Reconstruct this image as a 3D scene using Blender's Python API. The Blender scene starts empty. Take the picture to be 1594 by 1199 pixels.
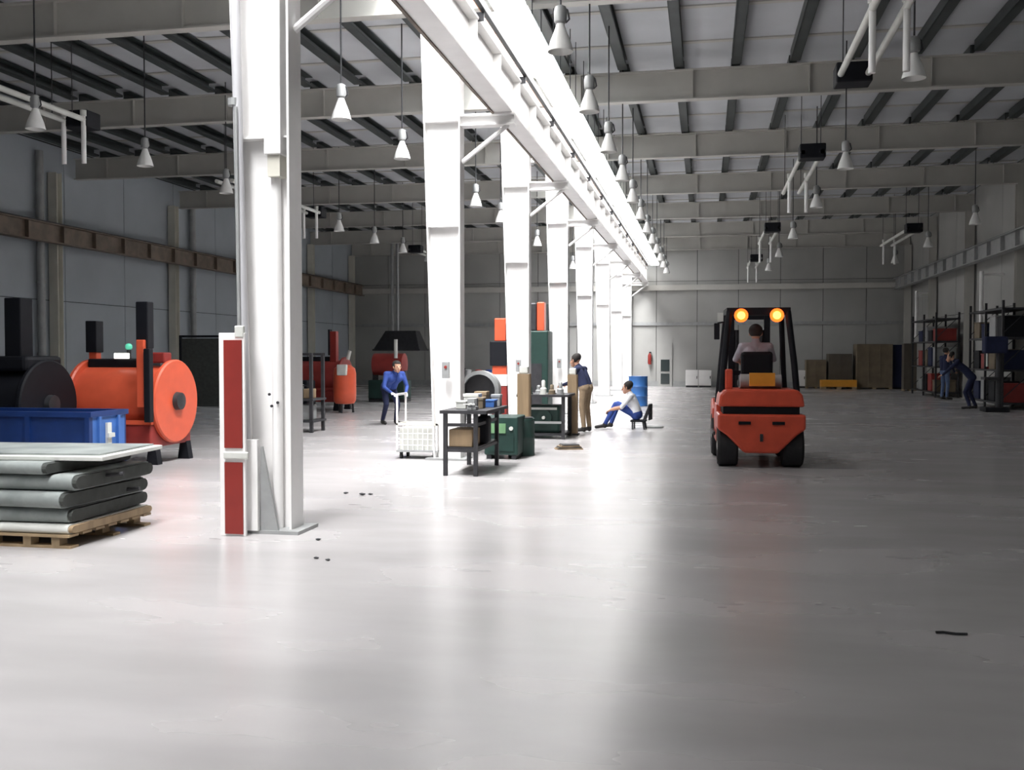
import bpy, bmesh, math, random
import numpy as np
from mathutils import Vector, Matrix
random.seed(7)
S = bpy.context.scene
C = S.collection
PI = math.pi

# ------------------------------------------------------------------ camera
FPX, CX, CY, EYE = 1550.0, 797.0, 599.5, 1.52
YAW = math.atan((1098 - CX) / FPX)
PITCH = math.atan(47.5 / FPX)
cam_d = bpy.data.cameras.new('camera'); cam = bpy.data.objects.new('camera', cam_d); C.objects.link(cam)
cam_d.sensor_width = 36.0; cam_d.lens = FPX / 1594 * 36.0; cam_d.clip_end = 200
cam.location = (0, 0, EYE); cam.rotation_euler = (PI/2 - PITCH, 0, YAW)
S.camera = cam

# ------------------------------------------------------------------ world, daylight, exposure
w = bpy.data.worlds.new('world'); S.world = w; w.use_nodes = True
w.node_tree.nodes['Background'].inputs[0].default_value = (0.75, 0.86, 1.0, 1)
w.node_tree.nodes['Background'].inputs[1].default_value = 1.0
S.view_settings.view_transform = 'Standard'; S.view_settings.look = 'None'
S.view_settings.exposure = 0.0; S.view_settings.gamma = 1.0; S.view_settings.use_curve_mapping = False

ROOFLIGHT_EMIT = 7.0
def daylight(name, loc, sx, sy, power, tilt, spread, col=(1, .985, .985)):
    L = bpy.data.lights.new(name, 'AREA'); L.shape = 'RECTANGLE'; L.size = sx; L.size_y = sy
    L.energy = power; L.color = col; L.spread = math.radians(spread)
    o = bpy.data.objects.new(name, L); C.objects.link(o); o.location = loc
    o.rotation_euler = tilt
    return o
# daylight falling in through the rooflight strip above the column row
for k in range(25):
    yk = -2.2 + 2.0*k
    pw = 34 if yk < 1 else 64 if yk < 6 else 132
    daylight('rooflight_daylight', (-3.95, yk, 6.98), 1.1, 1.5, pw, (math.radians(16), math.radians(1), 0), 84)

# ------------------------------------------------------------------ materials
MATS = {}
def mat(name, col, rough=0.6, metal=0.0, noise=0.0, scale=6.0, col2=None, bump=0.0, emit=None, estr=0.0, stretch=None, rvar=0.0, spec=0.5, detail=6):
    if name in MATS: return MATS[name]
    m = bpy.data.materials.new(name); m.use_nodes = True; nt = m.node_tree; b = nt.nodes['Principled BSDF']
    b.inputs['Base Color'].default_value = (*col, 1); b.inputs['Roughness'].default_value = rough
    b.inputs['Metallic'].default_value = metal; b.inputs['Specular IOR Level'].default_value = spec
    if emit: b.inputs['Emission Color'].default_value = (*emit, 1); b.inputs['Emission Strength'].default_value = estr
    if noise or bump or rvar:
        tc = nt.nodes.new('ShaderNodeTexCoord'); mp = nt.nodes.new('ShaderNodeMapping')
        if stretch: mp.inputs['Scale'].default_value = stretch
        n = nt.nodes.new('ShaderNodeTexNoise'); n.inputs['Scale'].default_value = scale; n.inputs['Detail'].default_value = detail
        nt.links.new(tc.outputs['Object'], mp.inputs[0]); nt.links.new(mp.outputs[0], n.inputs['Vector'])
        if noise:
            c2 = col2 or tuple(max(0, c * (1 - noise)) for c in col)
            r = nt.nodes.new('ShaderNodeValToRGB'); r.color_ramp.elements[0].position = 0.3; r.color_ramp.elements[1].position = 0.7; r.color_ramp.interpolation = 'EASE'
            r.color_ramp.elements[0].color = (*c2, 1); r.color_ramp.elements[1].color = (*col, 1)
            nt.links.new(n.outputs[0], r.inputs[0]); nt.links.new(r.outputs[0], b.inputs['Base Color'])
        if rvar:
            mr = nt.nodes.new('ShaderNodeMapRange'); mr.inputs[1].default_value = .3; mr.inputs[2].default_value = .7
            mr.inputs[3].default_value = rough - rvar; mr.inputs[4].default_value = rough + rvar
            nt.links.new(n.outputs[0], mr.inputs[0]); nt.links.new(mr.outputs[0], b.inputs['Roughness'])
        if bump:
            bp = nt.nodes.new('ShaderNodeBump'); bp.inputs['Strength'].default_value = bump; bp.inputs['Distance'].default_value = .02
            nt.links.new(n.outputs[0], bp.inputs['Height']); nt.links.new(bp.outputs[0], b.inputs['Normal'])
    MATS[name] = m; return m

FLOOR = mat('concrete', (.43, .415, .415), .27, noise=.2, scale=.8, rvar=.012, stretch=(.5, 1.3, 1), detail=4)
WHITE = mat('white_paint', (.88, .87, .86), .45, noise=.06, scale=3)
LGREY = mat('light_grey_paint', (.5, .5, .52), .45, noise=.08, scale=3)
CREAM = mat('cream_paint', (.70, .68, .60), .5, noise=.08, scale=3)
GREYST = mat('grey_steel', (.36, .37, .37), .45, metal=.2, noise=.15, scale=5)
ROOF = mat('roof_sheet', (.58, .60, .63), .65, noise=.12, scale=.7)
RAFT = mat('roof_beam_paint', (.52, .51, .475), .5, noise=.1, scale=1.5)
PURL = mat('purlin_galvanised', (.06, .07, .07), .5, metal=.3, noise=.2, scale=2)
WALLM = mat('wall_panel', (.42, .46, .50), .6, noise=.08, scale=.8)
WALLB = mat('wall_back_panel', (.40, .40, .385), .6, noise=.1, scale=.8)
RUST = mat('runway_brown', (.22, .17, .13), .6, noise=.35, scale=3)
DKST = mat('dark_steel', (.045, .045, .05), .5, metal=.3, noise=.25, scale=8)
BLACK = mat('black_paint', (.007, .008, .012), .6, noise=.2, scale=6, spec=.25)
RUBBER = mat('rubber', (.015, .015, .017), .8, noise=.2, scale=20, bump=.2)
ORANGE = mat('orange_paint', (.70, .11, .05), .35, noise=.12, scale=4)
FORKO = mat('forklift_orange', (.68, .09, .045), .34, noise=.14, scale=5)
REDP = mat('red_paint', (.25, .022, .016), .5, noise=.12, scale=5)
DRED = mat('dark_red_paint', (.28, .03, .025), .5, noise=.2, scale=5)
BLUE = mat('blue_paint', (.008, .035, .16), .45, noise=.25, scale=4)
LBLUE = mat('light_blue_paint', (.05, .15, .45), .45, noise=.2, scale=4)
DRUMB = mat('drum_blue', (.04, .15, .42), .4, noise=.15, scale=5)
YEL = mat('yellow_paint', (.75, .33, .03), .5, noise=.1, scale=6)
AMBER = mat('amber_lamp', (.9, .18, .02), .25, emit=(1, .13, .015), estr=2.6)
AMBERC = mat('amber_core', (1, .5, .1), .25, emit=(1, .42, .06), estr=5.0)
GREENM = mat('machine_green', (.012, .042, .034), .5, noise=.25, scale=5)
LGREEN = mat('light_green_paint', (.16, .32, .16), .5, noise=.2, scale=5)
TAN = mat('tan_wood', (.34, .24, .14), .7, noise=.3, scale=8, stretch=(1, 1, .1))
WOOD = mat('pallet_wood', (.40, .29, .17), .75, noise=.35, scale=7)
CARD = mat('cardboard', (.19, .15, .10), .8, noise=.2, scale=3)
CARD2 = mat('dark_cardboard', (.11, .095, .075), .8, noise=.2, scale=3)
PANEL = mat('grey_panel', (.29, .315, .305), .5, noise=.25, scale=3, col2=(.17, .19, .185))
PANELD = mat('grey_panel_core', (.05, .055, .05), .8, noise=.3, scale=14)
PALEB = mat('pale_board', (.66, .67, .63), .55, noise=.15, scale=3)
GLASSD = mat('dark_glass', (.03, .04, .04), .1)
SKIN = mat('skin', (.55, .30, .20), .6)
HAIR = mat('dark_hair', (.02, .016, .014), .8, noise=.2, scale=30)
EYE_M = mat('eye_dark', (.02, .015, .012), .3)
LIP = mat('lip', (.35, .12, .10), .6)
NAVY = mat('navy_cloth', (.012, .018, .06), .85, noise=.2, scale=12)
WBLUE = mat('work_blue_cloth', (.03, .07, .30), .85, noise=.2, scale=12)
JEANS = mat('jeans_cloth', (.10, .15, .28), .85, noise=.2, scale=12)
WCLOTH = mat('white_cloth', (.80, .81, .84), .85, noise=.08, scale=12)
GCLOTH = mat('grey_cloth', (.42, .42, .47), .85, noise=.1, scale=12)
TANC = mat('tan_cloth', (.30, .22, .14), .85, noise=.2, scale=12)
SHOE = mat('dark_shoe', (.015, .014, .013), .6)
SKYL = mat('rooflight_glazing', (.9, .95, 1), .3, emit=(.95, .98, 1.0), estr=ROOFLIGHT_EMIT)
LAMPW = mat('lamp_reflector', (.86, .86, .84), .3, noise=.04, scale=6)
ORNG2 = mat('conductor_orange', (.55, .22, .06), .5)
LUMI = mat('luminaire_diffuser', (.95,.95,.95), .4, emit=(1,.985,.97), estr=8.5)
GREENL = mat('green_lamp', (.1, .6, .4), .3, emit=(.15, .7, .45), estr=.5)
LAMPLIT = mat('small_white_lamp', (.9, .9, .85), .3, emit=(1, .97, .9), estr=1.5)

# ------------------------------------------------------------------ mesh helpers
class MB:
    def __init__(s): s.bm = bmesh.new()
    def box(s, x0, x1, y0, y1, z0, z1, M=None, bev=0):
        v = [s.bm.verts.new(p) for p in ((x0,y0,z0),(x1,y0,z0),(x1,y1,z0),(x0,y1,z0),(x0,y0,z1),(x1,y0,z1),(x1,y1,z1),(x0,y1,z1))]
        fs = [s.bm.faces.new([v[i] for i in q]) for q in ((0,3,2,1),(4,5,6,7),(0,1,5,4),(1,2,6,5),(2,3,7,6),(3,0,4,7))]
        if bev:
            es = list({e for f in fs for e in f.edges})
            r = bmesh.ops.bevel(s.bm, geom=es, offset=bev, segments=2, affect='EDGES', profile=.5)
            v = list({q for f in r['faces'] for q in f.verts} | {q for q in v if q.is_valid})
        if M: bmesh.ops.transform(s.bm, matrix=M, verts=[q for q in v if q.is_valid])
        return s
    def prism(s, poly, a0, a1, axis='y'):
        # polygon of 2-D points pushed along an axis: 'y' -> (x,z), 'x' -> (y,z), 'z' -> (x,y)
        f = {'y': lambda p, a: (p[0], a, p[1]), 'x': lambda p, a: (a, p[0], p[1]), 'z': lambda p, a: (p[0], p[1], a)}[axis]
        A = [s.bm.verts.new(f(p, a0)) for p in poly]; B = [s.bm.verts.new(f(p, a1)) for p in poly]; n = len(poly)
        s.bm.faces.new(A); s.bm.faces.new(B[::-1])
        for i in range(n): s.bm.faces.new((A[i], B[i], B[(i+1) % n], A[(i+1) % n]))
        return s
    def cyl(s, p0, p1, r0, r1=None, n=16):
        p0, p1 = Vector(p0), Vector(p1); r1 = r0 if r1 is None else r1
        d = p1 - p0; q = d.to_track_quat('Z', 'Y').to_matrix().to_4x4()
        bmesh.ops.create_cone(s.bm, cap_ends=True, segments=n, radius1=r0, radius2=r1, depth=d.length, matrix=Matrix.Translation((p0 + p1) / 2) @ q)
        return s
    def sph(s, c, r, sc=(1,1,1), u=16, v=10):
        bmesh.ops.create_uvsphere(s.bm, u_segments=u, v_segments=v, radius=r, matrix=Matrix.Translation(c) @ Matrix.Diagonal((*sc, 1)))
        return s
    def tube(s, pts, r, n=8):
        for a, b in zip(pts[:-1], pts[1:]): s.cyl(a, b, r, n=n)
        for p in pts[1:-1]: s.sph(p, r, u=n, v=6)
        return s
    def lathe(s, prof, c=(0,0,0), n=24, axis='z', cap=True):
        rings = []
        for r, h in prof:
            ring = []
            for i in range(n):
                t = 2*PI*i/n; a, b = r*math.cos(t), r*math.sin(t)
                p = {'z': (a, b, h), 'x': (h, a, b), 'y': (a, h, b)}[axis]
                ring.append(s.bm.verts.new((p[0]+c[0], p[1]+c[1], p[2]+c[2])))
            rings.append(ring)
        for A, B in zip(rings[:-1], rings[1:]):
            for i in range(n): s.bm.faces.new((A[i], A[(i+1) % n], B[(i+1) % n], B[i]))
        if cap: s.bm.faces.new(rings[0][::-1]); s.bm.faces.new(rings[-1])
        return s
    def build(s, name, m, parent=None, smooth=False, bev=0, loc=None):
        bmesh.ops.recalc_face_normals(s.bm, faces=s.bm.faces)
        me = bpy.data.meshes.new(name); s.bm.to_mesh(me); s.bm.free(); me.materials.append(m)
        if smooth: me.shade_smooth(); me.set_sharp_from_angle(angle=math.radians(40))
        o = bpy.data.objects.new(name, me); C.objects.link(o)
        if parent: o.parent = parent
        if loc: o.location = loc
        if bev:
            b = o.modifiers.new('bevel', 'BEVEL'); b.width = bev; b.segments = 2; b.limit_method = 'ANGLE'
        return o
def tag(o, label, cat, group=None):
    o['label'] = label; o['category'] = cat
    if group: o['group'] = group
    return o
def struct(o, label=None):
    o['kind'] = 'structure'
    if label: o['label'] = label
    return o
def thing(name, label, cat, loc=(0,0,0), rz=0, group=None):
    o = bpy.data.objects.new(name, None); C.objects.link(o); o.location = loc; o.rotation_euler = (0, 0, rz)
    o.empty_display_size = .2
    return tag(o, label, cat, group)
def copy_tree(o, parent=None):
    c = o.copy(); C.objects.link(c); c.parent = parent
    for ch in list(o.children): copy_tree(ch, c)
    return c
def inst(src, name, parent, loc):
    o = bpy.data.objects.new(name, src.data); C.objects.link(o); o.parent = parent; o.location = loc
    return o

# ------------------------------------------------------------------ the hall
XL, XR, YF, YB, ZR = -17.5, 9.1, -4.0, 47.9, 7.25
COLX = -3.65
FR = [2.4, 8.05, 14.0, 19.65, 25.3, 30.95, 36.6, 42.25, 47.55]
SKX0, SKX1 = -4.65, -3.28
m = MB(); m.box(XL-.3, XR+.3, YF-.3, YB+.3, -.2, 0)
floor = struct(m.build('floor', FLOOR), 'pale polished concrete hall floor')

m = MB()
m.box(XL-.3, SKX0, YF-.3, YB+.3, ZR, ZR+.15); m.box(SKX1, XR+.3, YF-.3, YB+.3, ZR, ZR+.15); m.box(SKX0, SKX1, YF-.3, -3.2, ZR, ZR+.15)
ceiling = struct(m.build('ceiling', ROOF), 'grey sheet roof on dark purlins')
# rooflight strip
m = MB()
m.box(SKX0-.06, SKX0+.04, -3.2, YB, ZR-.12, ZR+.2); m.box(SKX1-.04, SKX1+.06, -3.2, YB, ZR-.12, ZR+.2)
win = struct(m.build('window_1', WHITE), 'bright rooflight strip above the column row')
bar0 = pane0 = None; y = -3.2; k = 0
while y < YB - .1:
    y1 = min(y + 1.9, YB)
    if k == 0:
        pane0 = MB().box(SKX0+.04, SKX1-.04, 0, 1.86, 0, .03).build('pane', SKYL, win, loc=(0, y+.02, ZR+.05))
        bar0 = MB().box(SKX0+.04, SKX1-.04, 0, .05, 0, .1).build('glazing_bar', WHITE, win, loc=(0, y-.025, ZR-.02))
    else:
        inst(pane0, 'pane', win, (0, y+.02, ZR+.05)); inst(bar0, 'glazing_bar', win, (0, y-.025, ZR-.02))
    y += 1.9; k += 1
# roof beams, purlins and roof sheet battens, all part of the ceiling
def ibeam_x(x0, x1, zb, zt, wf=.2):
    m = MB(); m.box(x0, x1, -wf/2, wf/2, zb, zb+.025); m.box(x0, x1, -wf/2, wf/2, zt-.025, zt); m.box(x0, x1, -.012, .012, zb+.02, zt-.02)
    x = x0 + 1.0
    while x < x1 - .3:
        m.box(x-.008, x+.008, -wf/2+.01, wf/2-.01, zb+.02, zt-.02); x += 2.16
    return m
ra = ibeam_x(XL+.1, COLX-.27, 6.42, 7.0).build('roof_beam', RAFT, ceiling, loc=(0, FR[0], 0))
rb = ibeam_x(COLX+.22, XR-.1, 6.42, 7.0).build('roof_beam', RAFT, ceiling, loc=(0, FR[0], 0))
for Y in FR[1:]:
    inst(ra, 'roof_beam', ceiling, (0, Y, 0)); inst(rb, 'roof_beam', ceiling, (0, Y, 0))
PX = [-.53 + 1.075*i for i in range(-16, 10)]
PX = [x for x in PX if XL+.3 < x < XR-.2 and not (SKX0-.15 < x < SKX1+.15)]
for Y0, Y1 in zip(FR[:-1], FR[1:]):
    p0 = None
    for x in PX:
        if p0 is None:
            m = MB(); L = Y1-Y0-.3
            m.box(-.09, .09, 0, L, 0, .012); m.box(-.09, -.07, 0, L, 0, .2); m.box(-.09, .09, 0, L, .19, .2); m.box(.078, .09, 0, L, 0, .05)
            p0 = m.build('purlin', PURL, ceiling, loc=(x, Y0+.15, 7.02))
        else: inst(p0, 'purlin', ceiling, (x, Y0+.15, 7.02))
bl = br = None
for Y0, Y1 in zip(FR[:-1], FR[1:]):
    for k in range(3):
        y = Y0 + (Y1-Y0)*(k+.5)/3
        if bl is None:
            bl = MB().box(XL+.1, SKX0-.1, -.06, .06, ZR-.02, ZR+.0).build('roof_batten', RAFT, ceiling, loc=(0, y, 0))
            br = MB().box(SKX1+.1, XR-.1, -.06, .06, ZR-.02, ZR+.0).build('roof_batten', RAFT, ceiling, loc=(0, y, 0))
        else: inst(bl, 'roof_batten', ceiling, (0, y, 0)); inst(br, 'roof_batten', ceiling, (0, y, 0))

# walls: a backing plus panels one by one
def wall(name, x0, x1, y0, y1, axis, inward, m_, label, step=1.9, girts=()):
    t = MB()
    if axis == 'y': t.box(x0 - (.3 if inward > 0 else 0), x0 + (.3 if inward < 0 else 0), y0, y1, 0, ZR+.1)
    else: t.box(x0, x1, y0 - (.3 if inward > 0 else 0), y0 + (.3 if inward < 0 else 0), 0, ZR+.1)
    o = struct(t.build(name, PANELD), label)
    a, b = (y0, y1) if axis == 'y' else (x0, x1)
    n = int(round((b-a)/step)); st = (b-a)/n; p0 = None
    for i in range(n):
        for z0, z1 in ((.25, 2.98), (3.0, 4.98), (5.0, ZR-.05)):
            t = MB(); q = a + i*st + .012; r = a + (i+1)*st - .012; d = .05*inward
            if axis == 'y': t.box(min(x0, x0+d), max(x0, x0+d), q, r, z0, z1)
            else: t.box(q, r, min(y0, y0+d), max(y0, y0+d), z0, z1)
            t.build('wall_panel', m_, o)
    return o
wl = wall('wall_left', XL, XL, YF, YB, 'y', 1, WALLM, 'pale blue-grey panelled side wall behind the orange machines', 2.83)
wr = wall('wall_right', XR, XR, YF, YB, 'y', -1, WALLB, 'grey panelled side wall behind the racks', 2.83)
wb = wall('wall_back', XL, XR, YB, YB, 'x', -1, WALLB, 'grey panelled end wall', 1.9)
wf = struct(MB().box(XL, XR, YF-.3, YF, 0, ZR+.1).build('wall_front', WALLB), 'grey end wall')
for nm, bx in (('baseboard_left', (XL, XL+.08, YF, YB, 0, .25)), ('baseboard_right', (XR-.08, XR, YF, YB, 0, .25)), ('baseboard_back', (XL+.1, XR-.1, YB-.08, YB, 0, .25))):
    struct(MB().box(*bx).build(nm, GREYST), 'grey concrete plinth along the wall')
struct(MB().box(XL+.2, XR-.2, YB-.22, YB-.06, 4.55, 4.8).build('trim_1', RAFT), 'pale horizontal rail across the end wall')
struct(MB().box(XL+.2, XR-.2, YB-.12, YB-.05, 2.9, 3.05).build('trim_2', GREYST), 'grey horizontal girt across the end wall')
# wall columns
def wall_col(x, y, side, nfar, wallname):
    m = MB(); m.box(x-.13, x+.13, y-.12, y-.105, 0, 6.42); m.box(x-.13, x+.13, y+.105, y+.12, 0, 6.42); m.box(x-.012, x+.012, y-.11, y+.11, 0, 6.42)
    m.box(x-.18, x+.18, y-.18, y+.18, 0, .02)
    struct(m.build('trim_%d' % nfar, CREAM if side < 0 else RAFT), 'pale steel wall column against the %s wall' % wallname)
n = 3
for y in (18.4, 24.2, 30.3, 36.2, 42.0, 47.2): wall_col(XL+.22, y, -1, n, 'orange machine side'); n += 1
for y in (14.0, 19.65, 25.3, 30.95, 36.6, 42.25, 47.2): wall_col(XR-.24, y, 1, n, 'rack side'); n += 1
# downpipes by the wall columns
for y, pn in ((23.6, 'farther from'), (31.6, 'nearer to')):
    m = MB(); m.cyl((0,0,0), (0,0,6.9), .1, n=12)
    for z in (1.5, 3.4, 5.4): m.cyl((0,0,z), (0,0,z+.06), .12, n=12)
    tag(m.build('downpipe', GREYST, smooth=True, loc=(XL+.2, y, 0)), 'dark grey downpipe on the blue-grey wall, the one %s the end wall' % pn, 'pipe', 'downpipes on the blue-grey wall')

# crane runway beams
def runway(name, x, zb, zt, m_, label, y0=-1.0, y1=YB-.35, wf=.26):
    t = thing(name, label, 'beam', (x, 0, 0))
    MB().box(-wf/2, wf/2, y0, y1, zb, zb+.03).build('bottom_flange', m_, t)
    MB().box(-wf/2, wf/2, y0, y1, zt-.03, zt).build('top_flange', m_, t)
    MB().box(-.012, .012, y0, y1, zb+.03, zt-.03).build('web', m_, t)
    MB().box(-.03, .03, y0, y1, zt, zt+.05).build('crane_rail', DKST, t)
    s0 = None; y = y0 + 1.5
    while y < y1:
        if s0 is None: s0 = MB().box(-wf/2+.01, wf/2-.01, 0, .012, zb+.03, zt-.03).build('stiffener', m_, t, loc=(0, y, 0))
        else: inst(s0, 'stiffener', t, (0, y, 0))
        y += 1.41
    return t
rw = runway('crane_runway_beam', -2.83, 4.95, 5.58, WHITE, 'white crane runway beam carried on the central column brackets')
runway('crane_runway_beam', XL+.62, 4.45, 4.95, RUST, 'brown-grey crane runway beam along the orange machine wall', 4, YB-.3)
runway('crane_runway_beam', XR-.68, 4.45, 4.95, GREYST, 'grey crane runway beam along the rack wall', 4, YB-.3)
MB().box(-.165,-.13,-1,47.4,4.93,4.99).build('bus_cable', RUST, rw)
t = thing('conductor_rail', 'dark conductor rail with orange strips beside the white runway beam', 'rail', (-2.64, 0, 5.64))
MB().box(-.03, .03, 0, 47, 0, .1).build('channel', DKST, t)
MB().box(-.045, -.03, 0, 47, .01, .035).build('strip', ORNG2, t); MB().box(-.045, -.03, 0, 47, .065, .09).build('strip', ORNG2, t)
h0 = None
for k in range(17):
    if h0 is None: h0 = MB().box(-.2, .0, 0, .04, -.1, -.0).build('hanger', DKST, t, loc=(0, .5, 0))
    else: inst(h0, 'hanger', t, (0, .5+2.83*k, 0))

# continuous row of lit linear luminaires beside the runway beam
NUM = ['', 'first', 'second', 'third', 'fourth', 'fifth', 'sixth', 'seventh', 'eighth', 'ninth', 'tenth', 'eleventh', 'twelfth', 'thirteenth', 'fourteenth', 'fifteenth', 'sixteenth', 'seventeenth', 'eighteenth', 'nineteenth', 'twentieth', 'twenty-first', 'twenty-second', 'twenty-third', 'twenty-fourth']
lum0 = None; k = 0
for k in range(24):
    lab = 'long glowing white luminaire beside the runway beam, %s from the end wall' % NUM[24-k]
    if lum0 is None:
        lum0 = thing('linear_luminaire', lab, 'luminaire', (-2.37, .4, 5.74), 0, 'glowing luminaires beside the runway beam')
        MB().prism([(-.2,.06),(.2,.06),(.06,.12),(-.06,.12)], 0, 1.86).build('housing', WHITE, lum0)
        MB().prism([(-.17,-.04),(.17,-.04),(.21,.02),(.2,.058),(-.2,.058),(-.21,.02)], .02, 1.84).build('diffuser', LUMI, lum0)
        for yy_ in (.3, 1.5): MB().cyl((0,yy_,.12),(0,yy_,1.51),.008,n=6).build('hanging_wire', DKST, lum0)
    else:
        o = copy_tree(lum0); o.location = (-2.37, .4+1.96*k, 5.74); o['label'] = lab

# ------------------------------------------------------------------ central columns
def column(y, label, front=False):
    t = thing('steel_column', label, 'column', (COLX, y, 0))
    zt = 7.0; fl = .13
    lb, lt = -.20, -.40   # left flange leans out with height
    rx = .20
    MB().box(rx-.02, rx, -fl, fl, .03, zt).build('flange', WHITE, t)
    MB().prism([(lb, .03), (lb+.02, .03), (lt+.02, zt), (lt, zt)], -fl, fl).build('flange', WHITE, t)
    MB().prism([(lb+.02, .03), (rx-.02, .03), (rx-.02, zt), (lt+.02, zt)], -.012, .012).build('web', WHITE, t)
    MB().box(-.30, .30, -.22, .22, 0, .03).build('base_plate', GREYST, t)
    for z in (3.35, 4.85):
        xl = lb + (lt-lb)*z/zt + .02
        MB().box(xl, rx-.02, -fl+.01, fl-.01, z, z+.015).build('stiffener', WHITE, t)
    m = MB(); m.box(rx, .98, -.1, .1, 4.92, 4.945); m.box(rx, .98, -.1, .1, 4.78, 4.80); m.box(rx, .96, -.01, .01, 4.8, 4.92)
    m.build('bracket', WHITE, t)
    MB().cyl((rx, 0, 4.28), (.88, 0, 4.79), .035, n=8).build('brace', WHITE, t)
    return t
names = {1: 'white tapered steel column with pipes and the red striped board at its foot'}
ordn = ['', '', 'eighth', 'seventh', 'sixth', 'fifth', 'fourth', 'third', 'second']
for i, y in enumerate(FR):
    if i == 0: continue
    if i == 1: lab = names[1]
    elif i == 8: lab = 'white tapered steel column standing against the end wall'
    else: lab = 'white tapered steel column, %s of the row counted from the end wall' % {2:'seventh',3:'sixth',4:'fifth',5:'fourth',6:'third',7:'second'}[i]
    c = column(y, lab)
    if i == 1: col1 = c
    if i in (2, 3, 4):   # small control box low on the column
        b = MB().box(-.06, .05, -.19, -.13, 1.18, 1.42, bev=.01).build('switch_box', GREYST, c)
        MB().cyl((0,-.19,1.34), (0,-.205,1.34), .022, n=10).build('button', REDP, b)
# front column's pipes
MB().cyl((-.19,-.17,.72), (-.30,-.17,6.9), .04, n=14).build('rainwater_pipe', LGREY, col1, smooth=True)
m = MB(); m.cyl((-.27,-.17,3.62), (-.27,-.17,3.68), .055, n=14); m.build('pipe_collar', GREYST, col1)
MB().box(.0, .15, -.19, -.02, 3.2, 6.9, bev=.008).build('cable_duct', WHITE, col1)
MB().box(.02, .13, -.16, -.02, 3.02, 3.2).build('duct_end', CREAM, col1)
MB().cyl((.05,-.06,.03), (.05,-.06,3.2), .045, n=14).build('conduit', WHITE, col1, smooth=True)
MB().prism([(-.20,.03), (-.055,.03), (-.055,.80), (-.20,.80)], -.24, -.2).build('base_cover', WHITE, col1)
MB().prism([(-.045,.03), (.11,.03), (-.03,.74), (-.045,.74)], -.2, -.17).build('gusset', GREYST, col1)
m = MB(); m.tube([(-.235,-.22,3.6), (-.215,-.22,1.2), (-.205,-.26,.72), (-.215,-.3,.66), (-.25,-.32,.64)], .016)
m.build('cable_conduit', GREYST, col1, smooth=True)
MB().box(-.235,-.175,-.27,-.2,1.24,1.33).build('junction_box', REDP, col1)
for dx, dz in ((.0, 1.18), (.02, 1.08), (.075, 1.11)): MB().cyl((dx,-.105,dz), (dx,-.118,dz), .012, n=8).build('bolt', DKST, col1)

t = thing('marker_board', 'tall red board with white edges standing before the front column', 'board', (-3.865, 7.7, 0), 0)
MB().box(-.125, .105, .0, .03, 0, 1.70, bev=.004).build('backing_board', WHITE, t)
MB().box(-.075, .085, -.015, .0, .74, 1.64).build('upper_red_panel', REDP, t)
MB().box(-.075, .085, -.015, .0, .02, .62).build('lower_red_panel', REDP, t)
MB().box(-.08, .14, -.03, .0, .65, .71, bev=.01).build('clamp', PALEB, t)
MB().box(.02, .1, -.01, .03, 1.66, 1.76, bev=.01).build('top_cap', PALEB, t)

# ------------------------------------------------------------------ ceiling lamps
def make_lamp(zrod):
    t = bpy.data.objects.new('high_bay_lamp', None); C.objects.link(t); t.empty_display_size = .2
    MB().lathe([(.145,0),(.14,.03),(.115,.12),(.075,.22),(.05,.29),(.045,.31),(.035,.31),(.045,.28),(.1,.12),(.128,.02)], n=20, cap=False).build('reflector', LAMPW, t, smooth=True)
    MB().lathe([(.04,.31),(.07,.33),(.075,.45),(.06,.5),(.02,.52)], n=16).build('gear_housing', GREYST, t, smooth=True)
    MB().lathe([(.01,.06),(.04,.1),(.045,.15),(.02,.24)], n=12).build('bulb', PALEB, t, smooth=True)
    MB().cyl((0,0,.52),(0,0,zrod), .012, n=8).build('hanging_rod', DKST, t)
    m = MB(); m.tube([(.0,0,.52),(.08,0,.46),(.1,0,.36),(.06,0,.32)], .01, n=6); m.build('hook', DKST, t)
    return t
lamp0 = make_lamp(2.34); first = True
def lamp(x, y, z, label, group):
    global first
    o = lamp0 if first else copy_tree(lamp0); first = False
    o.location = (x, y, z); tag(o, label, 'lamp', group)
ORD = ['', 'first', 'second', 'third', 'fourth', 'fifth', 'sixth', 'seventh', 'eighth', 'ninth', 'tenth', 'eleventh', 'twelfth']
def lamp_row(x, ys, where, group):
    for k, y in enumerate(ys): lamp(x, y, 4.92, 'white bell-shaped lamp %s, %s from the end wall' % (where, ORD[len(ys)-k]), group)
lamp_row(-1.62, [11.2 + 2.83*k for k in range(12)], 'hanging beside the runway beam', 'bell lamps beside the runway beam')
lamp_row(-5.2, [13.8] + [16.75 + 2.83*k for k in range(10)], 'hanging behind the column row', 'bell lamps behind the column row')
lamp_row(-9.95, [13.5, 16.5, 19.6, 23.0, 26.2, 29.2, 32.1, 35.2, 38.0], 'over the orange machine bay', 'bell lamps over the machine bay')
lamp_row(2.5, (13.1, 19.2, 24.1, 30.4, 36.0, 41.8), 'next to the tube heaters', 'bell lamps next to the tube heaters')
lamp_row(6.9, (22.4, 28.0, 33.6, 39.2), 'hanging near the rack wall', 'bell lamps near the rack wall')

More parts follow.
